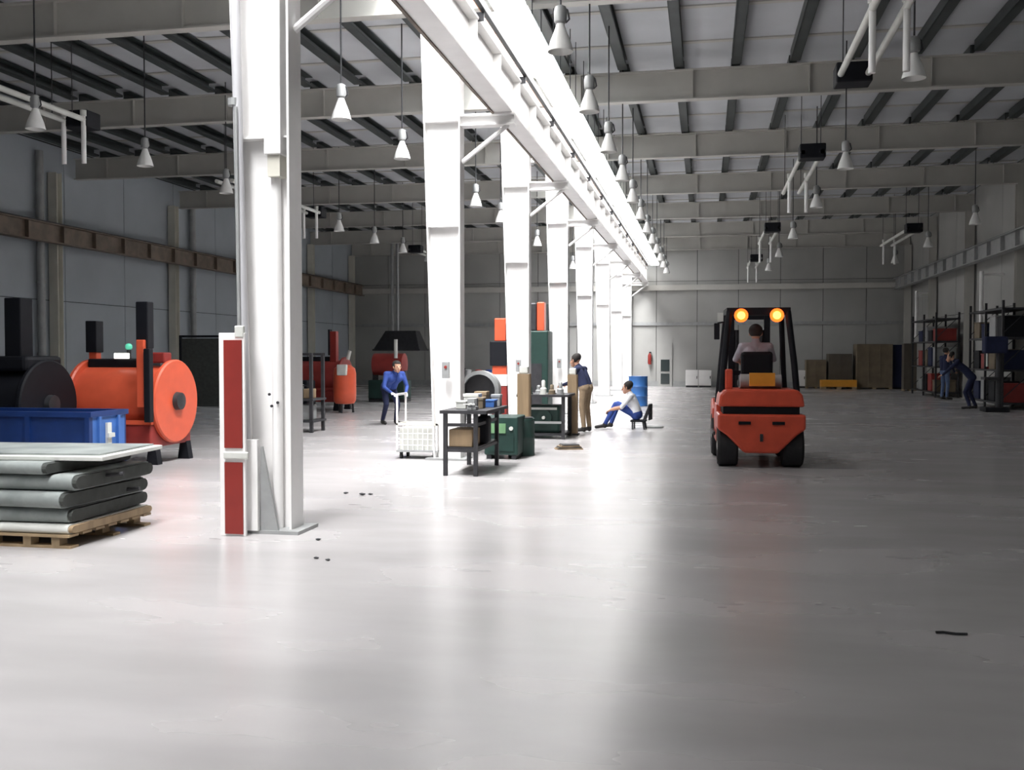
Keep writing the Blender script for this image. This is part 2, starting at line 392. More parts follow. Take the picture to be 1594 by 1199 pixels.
# ------------------------------------------------------------------ tube heaters
def heater(x, ya, yb, yd, ybox, label, boxh=.28):
    t = thing('tube_heater', label, 'heater', (x, 0, 5.40), 0, 'tube heaters under the roof')
    for dx in (0, .37):
        MB().cyl((dx, ya, .05), (dx, yb, .05), .045, n=12).build('radiant_tube', PALEB, t, smooth=True)
        d = MB().cyl((dx, yd, -.68), (dx, yd, .12), .04, n=12).build('drop_pipe', WHITE, t, smooth=True)
        MB().cyl((dx, yd, .10), (dx, yd, .2), .055, n=12).build('pipe_cap', PALEB, d, smooth=True)
        for y in (ya+.4, yb-.4): MB().cyl((dx, y, .05), (dx, y, 1.85), .008, n=6).build('hanging_wire', DKST, t)
    MB().box(-.06, .43, ybox-.2, ybox+.2, -.06, -.06+boxh, bev=.02).build('burner_box', BLACK, t)
for k, a in enumerate(((1.84, 8.0, 14.9, 12.0, 14.9), (1.84, 20.2, 25.2, 23.4, 20.4), (1.84, 32.0, 36.5, 35.8, 32.2), (1.84, 42.0, 46.5, 45.6, 42.2))):
    heater(*a, 'double tube heater with white drop pipes over the forklift bay, %s from the end wall' % ORD[4-k])
for k, a in enumerate(((-10.6, 9.0, 15.2, 15.1, 15.3), (-10.9, 21.0, 26.2, 26.0, 26.4), (-10.9, 36.0, 41.5, 41.0, 36.2))):
    heater(*a, 'double tube heater over the orange machine bay, %s from the end wall' % ORD[3-k])
heater(6.2, 33.0, 38.0, 37.4, 33.2, 'pale double tube heater hanging near the rack wall')

# ------------------------------------------------------------------ people
def make_person(name, label, J, loc, rz, cloth, cat='person', hair_m=None, group=None):
    """J: joint positions (x right, y forward, z up); one continuous remeshed body."""
    V = {k: Vector(v) for k, v in J.items()}
    caps = []
    def cap(a, b, ra, rb, mi): caps.append((Vector(a), Vector(b), ra, rb, mi))
    top, trou, shoe, glove = cloth['top'], cloth['trousers'], cloth.get('shoe', SHOE), cloth.get('hand', SKIN)
    slots = [SKIN, top, trou, shoe, glove]
    side = (V['shR'] - V['shL']).normalized()
    mid = (V['shL'] + V['shR'])/2
    spine = V['pelvis']*.5 + mid*.5
    for s in (-1, 1):
        cap(V['pelvis'] + side*.07*s, spine + side*.07*s, .115, .105, 2 if False else 1)
        cap(spine + side*.07*s, mid + side*.08*s - Vector((0,0,.08)), .105, .11, 1)
    cap(V['shL'], V['shR'], .062, .062, 1)
    cap(mid, V['neck'], .075, .055, 1)
    cap(V['neck'], V['head'], .052, .05, 0)
    h = V['head']; fw = V['face'].normalized(); up = V.get('headup', Vector((0,0,1))).normalized()
    rt = fw.cross(up).normalized()
    cap(h + up*.03 - fw*.012, h + up*.035 - fw*.03, .085, .088, 0)
    cap(h - up*.02 + fw*.02, h - up*.075 + fw*.045, .07, .042, 0)
    cap(h + fw*.085 + up*.015, h + fw*.11 - up*.02, .011, .015, 0)
    for s in (-1, 1): cap(h + rt*.083*s + up*.02, h + rt*.085*s - up*.025, .016, .012, 0)
    for s in ('L', 'R'):
        cap(V['sh'+s], V['el'+s], .056, .043, 1); cap(V['el'+s], V['wr'+s], .043, .031, 1 if not cloth.get('short') else 0)
        d = (V['hd'+s] - V['wr'+s]).normalized()
        pn = d.cross(Vector((0,0,1)) if abs(d.z) < .9 else Vector((0,1,0))).normalized()
        palm = V['wr'+s] + d*.085
        for q in (-.022, 0, .022): cap(V['wr'+s] + d*.02 + pn*q*.6, palm + pn*q, .02, .017, 4)
        curl = d.cross(pn) * (1 if d.cross(pn).z < 0 else -1)
        for q, L in ((-.03, .055), (-.01, .068), (.01, .064), (.03, .05)):
            k1 = palm + pn*q + d*L*.55 + curl*.006; cap(palm + pn*q, k1, .0105, .010, 4); cap(k1, k1 + d*L*.4 + curl*.028, .010, .009, 4)
        tb = V['wr'+s] + d*.03 + pn*.03; cap(tb, tb + d*.03 + pn*.03, .013, .011, 4); cap(tb + d*.03 + pn*.03, tb + d*.065 + pn*.035 + curl*.01, .011, .010, 4)
        hip = V['pelvis'] + side*(.09 if s == 'R' else -.09)
        cap(hip, V['kn'+s], .088, .06, 2); cap(V['kn'+s], V['an'+s], .06, .044, 2)
        cap(V['an'+s] + Vector((0,0,-.03)), V['to'+s], .042, .036, 3); cap(V['an'+s], V['an'+s] + Vector((0,0,-.04)), .045, .045, 3)
    m = MB()
    for a, b, ra, rb, mi in caps:
        m.sph(a, ra, u=14, v=9); m.sph(b, rb, u=14, v=9)
        if (b-a).length > 1e-4: m.cyl(a, b, ra, rb, n=14)
    me = bpy.data.meshes.new('tmp'); m.bm.to_mesh(me); m.bm.free()
    tmp = bpy.data.objects.new('tmp', me); C.objects.link(tmp)
    r = tmp.modifiers.new('r', 'REMESH'); r.mode = 'VOXEL'; r.voxel_size = .0105
    sm = tmp.modifiers.new('s', 'SMOOTH'); sm.iterations = 2; sm.factor = .5
    dg = bpy.context.evaluated_depsgraph_get(); dg.update()
    out = bpy.data.meshes.new_from_object(tmp.evaluated_get(dg)); bpy.data.objects.remove(tmp)
    out.name = 'body'
    for s_ in slots: out.materials.append(s_)
    nf = len(out.polygons); cen = np.empty(nf*3); out.polygons.foreach_get('center', cen); cen = cen.reshape(-1, 3)
    best = np.full(nf, 1e9); idx = np.zeros(nf, int)
    for a, b, ra, rb, mi in caps:
        a_, b_ = np.array(a), np.array(b); ab = b_-a_; L2 = max(ab @ ab, 1e-9)
        tt = np.clip(((cen-a_) @ ab)/L2, 0, 1); d = np.linalg.norm(cen-a_-tt[:, None]*ab, axis=1) - (ra+(rb-ra)*tt)
        k = d < best; best[k] = d[k]; idx[k] = mi
    waist = V['pelvis'] + (mid-V['pelvis'])*.12; ax = (mid-V['pelvis']).normalized()
    low = ((cen-np.array(waist)) @ np.array(ax)) < 0
    idx[(idx == 1) & low & (np.linalg.norm(cen-np.array(V['pelvis']), axis=1) < .24)] = 2
    out.polygons.foreach_set('material_index', idx); out.shade_smooth()
    root = thing(name, label, cat, loc, rz, group)
    body = bpy.data.objects.new('body', out); C.objects.link(body); body.parent = root
    # hair cap, eyes, mouth
    m = MB(); R = Matrix((rt, fw, up)).transposed().to_4x4()
    bmesh.ops.create_uvsphere(m.bm, u_segments=20, v_segments=14, radius=.1, matrix=Matrix.Translation(h + up*.04 - fw*.025) @ R @ Matrix.Diagonal((.98, 1.08, 1.0, 1)))
    o_ = h + up*.02 + fw*.045
    dl = [v for v in m.bm.verts if ((v.co - h).dot(up) < -.045) or ((v.co-o_).dot(fw) > 0 and (v.co-h).dot(up) < .065)]
    bmesh.ops.delete(m.bm, geom=dl, context='VERTS')
    hr = m.build('hair', hair_m or HAIR, root, smooth=True)
    so = hr.modifiers.new('solid', 'SOLIDIFY'); so.thickness = .012
    for s in (-1, 1): MB().sph(h + fw*.079 + rt*.032*s + up*.02, .011, u=8, v=6).build('eye', EYE_M, root)
    MB().cyl(h + fw*.084 - up*.062 - rt*.02, h + fw*.084 - up*.062 + rt*.02, .006, n=8).build('mouth', LIP, root)
    return root
def stand(lean=0, hip=.92):
    return dict(pelvis=(0,0,hip), neck=(0,.03,hip+.58), head=(0,.05,hip+.70), face=(0,1,0), shL=(-.18,.0,hip+.50), shR=(.18,.0,hip+.50),
        elL=(-.25,.05,hip+.22), elR=(.25,.05,hip+.22), wrL=(-.22,.2,hip+.02), wrR=(.22,.2,hip+.02), hdL=(-.18,.3,hip+.0), hdR=(.18,.3,hip+.0),
        knL=(-.11,.03,.5), knR=(.11,.03,.5), anL=(-.12,-.02,.09), anR=(.12,-.02,.09), toL=(-.14,.16,.036), toR=(.14,.16,.036))

# ------------------------------------------------------------------ forklift (drives away from the camera)
FKX, FKY, FKR = .74, 13.62, math.radians(2)
fk = thing('forklift', 'orange forklift with two glowing amber lamps on its overhead guard', 'forklift', (FKX, FKY, 0), FKR)
# counterweight: rear block with wedge narrowing between the rear wheels
m = MB()
prof = [(-.50,.98),(.50,.98),(.56,.80),(.56,.74),(.56,.74)]
m.prism([(-.575,.72),(.575,.72),(.575,.52),(.46,.44),(.22,.20),(-.22,.20),(-.46,.44),(-.575,.52)], .02, .75)
cw = m.build('counterweight', FORKO, fk, bev=.03)
m = MB(); m.prism([(-.565,.82),(.565,.82),(.54,.98),(.47,1.05),(-.47,1.05),(-.54,.98)], .05, .95); m.build('engine_hood', FORKO, fk, bev=.03)
MB().box(-.50, .50, .10, .75, .72, .83).build('radiator_slot', BLACK, fk)
MB().box(-.02, .02, .0, .03, .36, .46).build('tow_pin', DKST, cw)
for s in (-1, 1): MB().box(.10*s+.12*s-.08, .10*s+.12*s+.08, .0, .03, .585, .625).build('grille_slot', BLACK, cw)
m = MB(); m.prism([(.75,.28),(2.0,.28),(2.0,.62),(1.5,.66),(1.35,.82),(.75,.82)], -.56, .56, 'x'); m.build('chassis', FORKO, fk, bev=.02)
MB().prism([(1.55,.55),(2.2,.3),(2.2,.78),(1.95,.86),(1.55,.72)], -.58, -.33, 'x').build('front_fender', FORKO, fk, bev=.02)
MB().prism([(1.55,.55),(2.2,.3),(2.2,.78),(1.95,.86),(1.55,.72)], .33, .58, 'x').build('front_fender', FORKO, fk, bev=.02)
def wheel(x, y, r, wd):
    wv = MB().lathe([(r*.5,-wd/2),(r*.9,-wd/2),(r,-wd/2+.03),(r,wd/2-.03),(r*.9,wd/2),(r*.5,wd/2)], axis='x', n=28).build('wheel', RUBBER, fk, smooth=True, loc=(x,y,r))
    MB().lathe([(.03,-wd/2-.005),(r*.5,-wd/2+.01),(r*.5,wd/2-.01),(.03,wd/2+.005)], axis='x', n=18).build('hub', PALEB, wv)
for s in (-1, 1): wheel(.43*s, .33, .275, .27)
for s in (-1, 1): wheel(.47*s, 1.75, .33, .23)
MB().box(-.18, .18, .2, .5, .2, .3).build('axle', DKST, fk)
# overhead guard
for s in (-1, 1):
    MB().tube([(.50*s,.42,1.0),(.47*s,.48,1.4),(.395*s,.62,2.12)], .045, n=10).build('guard_post', BLACK, fk, smooth=True)
    MB().tube([(.50*s,1.75,.8),(.46*s,1.7,1.3),(.395*s,1.45,2.13)], .04, n=10).build('guard_post', BLACK, fk, smooth=True)
m = MB(); m.box(-.43, .43, .58, .68, 2.07, 2.17); m.box(-.43, .43, 1.42, 1.5, 2.09, 2.17)
for x in (-.43, .37): m.box(x, x+.06, .6, 1.5, 2.09, 2.17)
for i in range(5): m.box(-.3+.14*i, -.27+.14*i, .6, 1.5, 2.1, 2.15)
m.build('overhead_guard', BLACK, fk)
for s in (-1, 1):
    hd = MB().cyl((.24*s,.60,2.06), (.24*s,.52,2.06), .085, .095, n=20).build('rear_lamp', AMBER, fk, smooth=True)
    MB().sph((.24*s,.52,2.06), .055, (1,.3,1)).build('bulb', AMBERC, hd, smooth=True)
m = MB(); m.tube([(-.42,1.4,2.0),(-.52,1.38,1.98)], .012, n=6); m.box(-.57, -.49, 1.36, 1.38, 1.74, 1.98, bev=.01); m.build('side_mirror', BLACK, fk)
m = MB(); m.box(-.56,-.48, .55, .57, 1.98, 2.1); m.build('work_lamp', PALEB, fk)
# mast and forks
for s in (-1, 1):
    MB().box(.27*s-.045, .27*s+.045, 2.22, 2.36, .1, 2.16).build('mast_upright', BLACK, fk)
    MB().prism([(2.42,.06),(2.46,.06),(2.46,.03),(3.45,.03),(3.45,.05),(2.5,.075),(2.47,.6),(2.42,.6)], .22*s-.06, .22*s+.06, 'x').build('fork', DKST, fk)
m = MB(); m.box(-.30, .30, 2.24, 2.32, 2.06, 2.14); m.box(-.30, .30, 2.24, 2.32, .35, .43); m.box(-.30, .30, 2.24, 2.3, 1.2, 1.27); m.build('mast_crossbar', BLACK, fk)
m = MB(); m.box(-.5, .5, 2.37, 2.42, .18, .28); m.box(-.5, .5, 2.37, 2.42, .5, .6); m.box(-.5,-.44,2.37,2.42,.18,.6); m.box(.44,.5,2.37,2.42,.18,.6); m.build('fork_carriage', BLACK, fk)
for s in (-1, 1): MB().cyl((.19*s, 2.28, .3), (.19*s, 2.28, 1.9), .04, n=10).build('lift_cylinder', DKST, fk)
MB().box(-.60,-.575, .75, 1.7, .38, .43).build('side_step', DKST, fk)
# seat, steering, gas plate
m = MB(); m.box(-.24,.24,.85,1.3,1.05,1.16,bev=.03); m.build('seat', BLACK, fk)
m = MB(); m.box(-.22,.22,.78,.88,1.14,1.56,bev=.04); m.build('backrest', BLACK, fk)
MB().box(-.14, .20, .30, .33, 1.09, 1.27).build('number_plate', YEL, fk)
MB().cyl((-.25,.52,1.15), (.3,.52,1.15), .1, n=18).build('gas_bottle', GREYST, fk, smooth=True)
MB().box(-.46,-.36,.34,.44,1.04,1.32,bev=.02).build('exhaust_box', FORKO, fk)
m = MB(); m.cyl((0,1.75,.82), (0,1.62,1.36), .035, n=10); m.build('steering_column', BLACK, fk)
m = MB(); bmesh.ops.create_circle(m.bm, segments=20, radius=.15)
m.bm.clear()
for i in range(20):
    a, b = 2*PI*i/20, 2*PI*(i+1)/20
    f_ = lambda t_: Vector((.15*math.cos(t_), 1.6+.135*math.sin(t_), 1.38+.05*math.sin(t_)))
    m.cyl(f_(a), f_(b), .013, n=6)
m.cyl((-.15,1.6,1.38),(.15,1.6,1.38),.01,n=6); m.build('steering_wheel', BLACK, fk)
J = dict(pelvis=(0,1.02,1.27), neck=(0,1.03,1.72), head=(0,1.05,1.82), face=(.1,1,0), shL=(-.19,1.02,1.63), shR=(.19,1.02,1.63),
    elL=(-.27,1.2,1.45), elR=(.27,1.2,1.45), wrL=(-.17,1.44,1.41), wrR=(.17,1.44,1.41), hdL=(-.15,1.6,1.40), hdR=(.15,1.6,1.40),
    knL=(-.14,1.46,1.2), knR=(.14,1.46,1.2), anL=(-.14,1.55,.78), anR=(.14,1.55,.78), toL=(-.14,1.72,.71), toR=(.14,1.72,.71))
make_person('person', 'person in a pale grey shirt sitting in the orange forklift', J, (FKX, FKY, 0), FKR, dict(top=GCLOTH, trousers=NAVY, short=True))

# ------------------------------------------------------------------ other people
# stooping worker beside the white trolley
J = dict(pelvis=(0,-.12,.80), neck=(.0,.30,1.16), head=(0,.38,1.25), face=(0,1,-.15), shL=(-.19,.22,1.10), shR=(.19,.22,1.10),
    elL=(-.27,.28,.82), elR=(.27,.30,.82), wrL=(-.16,.46,.70), wrR=(.16,.46,.70), hdL=(-.12,.58,.66), hdR=(.12,.58,.66),
    knL=(-.12,.10,.44), knR=(.12,.05,.44), anL=(-.14,-.05,.09), anR=(.14,-.12,.09), toL=(-.15,.13,.036), toR=(.15,.06,.036))
make_person('person', 'stooping person in blue jacket and white gloves behind the white trolley', J, (-6.72, 20.75, 0), math.radians(-140), dict(top=WBLUE, trousers=NAVY, hand=WCLOTH))
J = stand(hip=.86); J.update(neck=(0,.18,1.30), head=(0,.24,1.40), face=(0,1,-.3), shL=(-.18,.12,1.23), shR=(.18,.12,1.23), elL=(-.25,.2,.98), elR=(.25,.2,.98), wrL=(-.16,.42,.92), wrR=(.16,.42,.92), hdL=(-.12,.54,.9), hdR=(.12,.54,.9))
make_person('person', 'person in dark jacket and tan trousers standing at the second workbench', J, (-2.30, 19.45, 0), math.radians(70), dict(top=NAVY, trousers=TANC))
# worker sitting low, knees drawn up, facing the column row
J = dict(pelvis=(0,-.05,.30), neck=(0,.10,.74), head=(0,.15,.84), face=(0,1,-.25), shL=(-.19,.06,.66), shR=(.19,.06,.66),
    elL=(-.26,.22,.45), elR=(.26,.22,.45), wrL=(-.17,.44,.40), wrR=(.17,.44,.40), hdL=(-.13,.56,.34), hdR=(.13,.56,.34),
    knL=(-.14,.36,.50), knR=(.14,.36,.50), anL=(-.13,.58,.10), anR=(.13,.50,.10), toL=(-.14,.76,.036), toR=(.14,.68,.036))
make_person('person', 'person in white shirt and blue trousers sitting low on a black stool', J, (-1.42, 20.4, 0), math.radians(85), dict(top=WCLOTH, trousers=WBLUE, short=True))
t = thing('low_stool', 'low black stool under the sitting person in a white shirt', 'stool', (-1.34, 20.4, 0), math.radians(85))
MB().box(-.16,.16,-.16,.14,.15,.19,bev=.015).build('seat', BLACK, t); MB().box(-.17,.17,-.27,-.23,.19,.52,bev=.015).build('backrest', BLACK, t)
for sx in (-1,1):
    MB().box(.13*sx-.015,.13*sx+.015,.08,.11,0,.15).build('leg', DKST, t); MB().prism([(-.16,0),(-.13,0),(-.10,.16),(-.23,.5),(-.26,.5),(-.14,.16)], .13*sx-.015, .13*sx+.015, 'x').build('leg', DKST, t)
# two people near the rack wall
make_person('person', 'person in dark top and faded jeans standing by the racks', stand(), (7.9, 35.6, 0), math.radians(-60), dict(top=NAVY, trousers=JEANS))
J = dict(pelvis=(0,-.15,.88), neck=(0,.32,1.36), head=(0,.42,1.44), face=(0,1,-.6), shL=(-.19,.22,1.32), shR=(.19,.22,1.32),
    elL=(-.27,.42,1.12), elR=(.27,.42,1.12), wrL=(-.17,.6,.95), wrR=(.17,.6,.95), hdL=(-.13,.7,.9), hdR=(.13,.7,.9),
    knL=(-.13,.02,.47), knR=(.13,-.08,.47), anL=(-.15,-.1,.09), anR=(.15,-.25,.09), toL=(-.15,.08,.036), toR=(.15,-.07,.036))
make_person('person', 'person in navy overalls bending forward near the racks', J, (7.15, 29.7, 0), math.radians(75), dict(top=NAVY, trousers=NAVY))

# ------------------------------------------------------------------ orange machine and dark machine
def drum_machine(name, label, x, y, body, stackm, far=False, rz=0, dark=False):
    """horizontal drum (axis along local x) between two flanges on a box base, with two chimney-like posts"""
    t = thing(name, label, 'machine', (x, y, 0), rz)
    L, R, zc = 1.25, .50, .86
    MB().lathe([(R-.1,-L/2),(R,-L/2),(R,L/2),(R-.1,L/2)], c=(0,0,zc), axis='x', n=40).build('drum', body, t, smooth=True)
    for sx in (-1, 1):
        f_ = MB().lathe([(.1,-.04),(R+.07,-.04),(R+.09,-.02),(R+.09,.02),(R+.07,.04),(.1,.04)], c=(sx*(L/2+.03),0,zc), axis='x', n=40).build('end_flange', body, t, smooth=True)
        MB().lathe([(.05,0),(.13,0),(.12,.07),(.05,.08)], c=(sx*(L/2+.07) - (0 if sx > 0 else .08),0,zc), axis='x', n=18).build('bearing', DKST, f_, smooth=True)
    MB().box(-L/2+.0, L/2-.0, -.58, .5, .24, .56, bev=.02).build('base_box', DRED if not dark else body, t)
    MB().box(-L/2-.02, L/2+.02, -.60, -.54, .56, .62).build('front_ledge', body, t)
    for sx in (-1, 1):
        for sy in (-1, 1): MB().prism([(sx*.58-.09,0),(sx*.58+.09,0),(sx*.58+.05,.26),(sx*.58-.05,.26)], .42*sy-.06, .42*sy+.06).build('foot', BLACK, t)
    MB().box(-L/2+.02, L/2-.35, -.15, .3, zc+R-.04, zc+R+.10, bev=.02).build('top_plate', BLACK, t)
    return t
mA = drum_machine('drum_machine', 'orange drum machine with black-topped posts behind the blue container', -8.05, 12.95, ORANGE, BLACK)
p = MB().box(.47,.58,-.66,-.55,.8,1.72,bev=.01).build('post', ORANGE, mA); MB().box(.43,.61,-.60,-.44,1.6,2.24,bev=.015).build('post_sleeve', BLACK, p)
MB().box(.60,.69,-.70,-.60,.6,1.6,bev=.01).build('guide_rail', BLACK, mA)
p = MB().box(-.62,-.50,-.1,.02,1.3,1.75,bev=.01).build('post', ORANGE, mA); MB().box(-.65,-.48,-.13,.05,1.55,2.0,bev=.01).build('post_sleeve', BLACK, p)
p = MB().cyl((-.05,.0,1.44),(-.05,.0,1.60),.03,n=12).build('beacon_stem', DKST, mA); MB().sph((-.05,0,1.63),.05).build('beacon_lens', GREENL, p, smooth=True)
MB().box(-.17,.06,-.19,-.15,1.46,1.54,bev=.01).build('work_light', LAMPLIT, mA)
MB().box(.40,.62,-.2,.0,1.40,1.55,bev=.02).build('terminal_box', DRED, mA)
mB = drum_machine('drum_machine', 'black drum machine with two tall black posts behind the blue container', -9.2, 11.75, BLACK, BLACK, dark=True)
MB().box(-.48,-.30,-.2,-.02,1.2,1.98,bev=.015).build('post', BLACK, mB)
MB().box(.22,.46,-.25,.0,1.2,2.26,bev=.015).build('post', BLACK, mB)
MB().box(-.22,-.08,-.2,-.1,1.36,1.58,bev=.02).build('switch_panel', GREYST, mB)
MB().box(-.66,.64,-.40,.35,1.30,1.5,bev=.05).build('hood', BLACK, mB)

# workshop trolley of parts seen behind the orange machine
t = thing('parts_rack', 'low dark rack of pale parts behind the orange drum machine', 'rack', (-9.0, 18.2, 0))
for sx in (0, 1.5):
    for sy in (0, .6): MB().box(sx-.03,sx+.03,sy-.03,sy+.03,0,1.55).build('upright', DKST, t)
for z in (.2, .62): MB().box(-.05,1.55,-.05,.65,z,z+.04).build('shelf', DKST, t)
MB().box(-.03,1.53,.58,.62,1.5,1.55).build('top_bar', DKST, t)
random.seed(3)
for i in range(7):
    x = -8.95 + .2*i + random.uniform(0,.05); h = random.uniform(.12,.26)
    mt = [PALEB, DRED, CARD, BLUE, PALEB, DKST, TAN][i]
    tag(MB().box(0,.15,0,.3,0,h,bev=.015).build('parts_box', mt, loc=(x,18.3,.66)), '%s parts box on the rack behind the orange drum machine' % ['pale','dark red','brown','blue','off-white','black','tan'][i], 'box', 'parts boxes on the low rack')
    if i == 0: pass
for i in range(4):
    mt = [PALEB, BLUE, CARD, GREYST][i]
    tag(MB().box(0,.26,0,.34,0,[.2,.28,.22,.3][i],bev=.015).build('parts_bin', mt, loc=(-8.9+.36*i,18.28,.24)), '%s bin on the bottom shelf of the low rack' % ['pale','blue','brown','grey'][i], 'bin', 'bins on the low rack')

# ------------------------------------------------------------------ blue container
t = thing('blue_container', 'blue steel container with ribbed sides behind the panel stack', 'container', (-6.9, 10.25, 0))
CL, CD, CH = 3.0, .70, .86
MB().box(-CL, 0, 0, .03, .12, CH-.06).build('front_side', BLUE, t)
MB().box(-CL, 0, CD-.03, CD, .12, CH-.06).build('rear_side', BLUE, t)
MB().box(-.03, 0, .03, CD-.03, .12, CH-.06).build('end_side', LBLUE, t); MB().box(-CL, -CL+.03, .03, CD-.03, .12, CH-.06).build('end_side', BLUE, t)
MB().box(-CL, 0, .0, CD, .09, .12).build('bottom', BLUE, t)
m = MB(); m.box(-CL-.02,.02,-.03,.05,CH-.06,CH); m.box(-CL-.02,.02,CD-.05,CD+.03,CH-.06,CH); m.box(-.05,.02,.05,CD-.05,CH-.06,CH); m.box(-CL-.02,-CL+.05,.05,CD-.05,CH-.06,CH); m.build('rim', BLUE, t)
for y in (.12, .5): MB().box(0,.03,y,y+.05,.12,CH-.06).build('rib', LBLUE, t)
for x in (-.03, -.8, -1.6, -2.4): MB().box(x-.03, x+.03, -.035, 0, .12, CH-.06).build('rib', BLUE, t)
m = MB(); m.box(.0,.03,.28,.36,.42,.72); m.box(.03,.06,.26,.38,.55,.6); m.build('latch', PALEB, t)
for x in (-CL, -.1):
    for y in (0, CD-.1): MB().box(x, x+.1, y, y+.1, 0, .12).build('foot', LBLUE, t)

# ------------------------------------------------------------------ pallet with grey panels
PXR, PY0, PY1 = -4.86, 6.92, 8.1
t = thing('wooden_pallet', 'wooden pallet under the stack of grey panels', 'pallet', (0,0,0))
for y in (PY0+.02, (PY0+PY1)/2, PY1-.12): MB().box(PXR-1.5, PXR, y, y+.1, 0, .02).build('bottom_board', WOOD, t)
for x in (PXR-1.45, PXR-.75, PXR-.42, PXR-.17):
    for y in (PY0+.02, (PY0+PY1)/2, PY1-.12): MB().box(x, x+.07, y, y+.1, .02, .09).build('block', WOOD, t)
for k in range(7): MB().box(PXR-1.5, PXR, PY0+.0+.175*k, PY0+.12+.175*k, .09, .11).build('deck_board', WOOD, t)
def sheet(name, z, th, dx, dy, rz, mt, core, label, prof_r=None):
    """folded sheet panel with rounded edges: a skin and dark core showing at the end"""
    t = thing(name, label, 'slab', (PXR-.75+dx, (PY0+PY1)/2+dy, z), rz, None)
    r = th*.48; hw = .58
    poly = []
    for i in range(7): a = -PI/2 + PI*i/6; poly.append((hw - r + r*math.cos(a), th/2 + r*math.sin(a)))
    for i in range(7): a = PI/2 + PI*i/6; poly.append((-hw + r + r*math.cos(a), th/2 + r*math.sin(a)))
    MB().prism(poly, -.74, .70, 'x').build('skin', mt, t, smooth=True)
    poly2 = [(p_[0]*.985, th/2+(p_[1]-th/2)*.8) for p_ in poly]
    MB().prism(poly2, .70, .735, 'x').build('core', core, t)
    return t
lab = ['pale flat slab lying lowest on the pallet', 'grey rounded slab on the pale lowest slab', 'second grey rounded slab of the stack from below', 'third grey rounded slab of the stack with a sagging end', 'grey slab directly under the top white board']
zz = .11
for i, (th, dx, dy, rz, mt, core) in enumerate([(.075,.03,0,0,PALEB,TAN), (.125,-.02,.02,.03,PANEL,PANELD), (.135,0,-.02,-.03,PANEL,PANELD), (.13,.04,.01,.02,PANEL,PANELD), (.10,-.16,-.02,-.02,PANEL,PANELD)]):
    sheet('grey_slab' if i else 'pale_slab', zz, th, dx, dy, rz, mt, core, lab[i]); zz += th
t = thing('white_board', 'thin white board lying askew on top of the grey panel stack', 'board', (PXR-.72, 7.52, zz), math.radians(5))
MB().box(-.8,.86,-.5,.55,0,.035,bev=.006).build('board', PALEB, t)
MB().box(-.8,.80,-.42,.50,.035,.05).build('facing_sheet', PANEL, t)
for i, (y, z, L) in enumerate(((7.35,.50,.17),(7.7,.33,.1))):
    tag(MB().cyl((0,0,0),(L+.3,.05,.04),.018,n=8).build('metal_rod', DKST, loc=(PXR-.3,y,z)), '%s dark rod end sticking out between the grey panels' % ['longer','shorter'][i], 'rod')

# ------------------------------------------------------------------ workbench, trolley and the cluster by the columns
bx, by = -3.22, 12.05; BW, BD, BH = .44, 1.32, .82
t = thing('workbench', 'narrow dark steel workbench in front of the column row', 'workbench', (bx, by, 0))
for x in (0, BW-.05):
    for y in (0, BD-.05): MB().box(x,x+.05,y,y+.05,0,BH-.04).build('leg', DKST, t)
MB().box(-.04,BW+.12,-.02,BD+.04,BH-.04,BH).build('tabletop', DKST, t)
for z in (.62,.30): MB().box(.05,BW-.05,0,.03,z,z+.04).build('front_rail', DKST, t)
for z in (.62,.30): MB().box(BW-.04,BW-.01,.05,BD-.05,z,z+.04).build('side_rail', DKST, t)
MB().box(.02,BW-.02,.02,BD-.02,.34,.36).build('shelf', DKST, t)
tag(MB().box(0,.30,0,.45,0,.22,bev=.01).build('wooden_crate', TAN, loc=(bx+.06,by+.06,.36)), 'tan wooden crate on the lower shelf of the narrow workbench', 'crate')
m = MB(); m.box(.0,.16,0,.2,0,.36,bev=.03); m.cyl((.08,.1,.36),(.08,.1,.43),.05); o = m.build('motor_unit', BLACK, loc=(bx+.30,by+.55,.36)); tag(o, 'black motor unit on the lower shelf of the narrow workbench', 'motor')
# things on the workbench
t = thing('bench_vise', 'grey bench vise on the narrow workbench', 'vise', (bx+.34, by+.18, BH))
MB().box(-.06,.06,-.08,.08,0,.05,bev=.01).build('base', GREYST, t); MB().box(-.05,.05,-.09,-.05,.05,.15,bev=.008).build('jaw', GREYST, t); MB().box(-.05,.05,0,.1,.05,.15,bev=.008).build('jaw', GREYST, t); MB().cyl((-.0,-.2,.08),(0,-.08,.08),.012,n=8).build('screw', PALEB, t); MB().cyl((-.07,-.19,.08),(.07,-.19,.08),.007,n=6).build('handle', PALEB, t)
for i,(x,y,sx,sy,sz,mt,nm) in enumerate([(.06,.42,.13,.2,.10,PALEB,'white carton'),(.28,.5,.12,.16,.14,CARD,'brown carton'),(.08,.75,.2,.2,.18,PALEB,'tall white carton'),(.34,.82,.14,.2,.1,LBLUE,'blue carton'),(.16,1.05,.16,.18,.2,TAN,'tan carton'),(.38,1.1,.12,.14,.16,GREYST,'grey carton')]):
    t = thing('small_carton', nm + ' on top of the narrow workbench', 'carton', (bx+x,by+y,BH), 0, 'cartons on the narrow workbench')
    MB().box(0,sx,0,sy,0,sz*.75,bev=.006).build('box_body', mt, t); MB().box(-.006,sx+.006,-.006,sy+.006,sz*.75,sz,bev=.006).build('lid', mt, t)
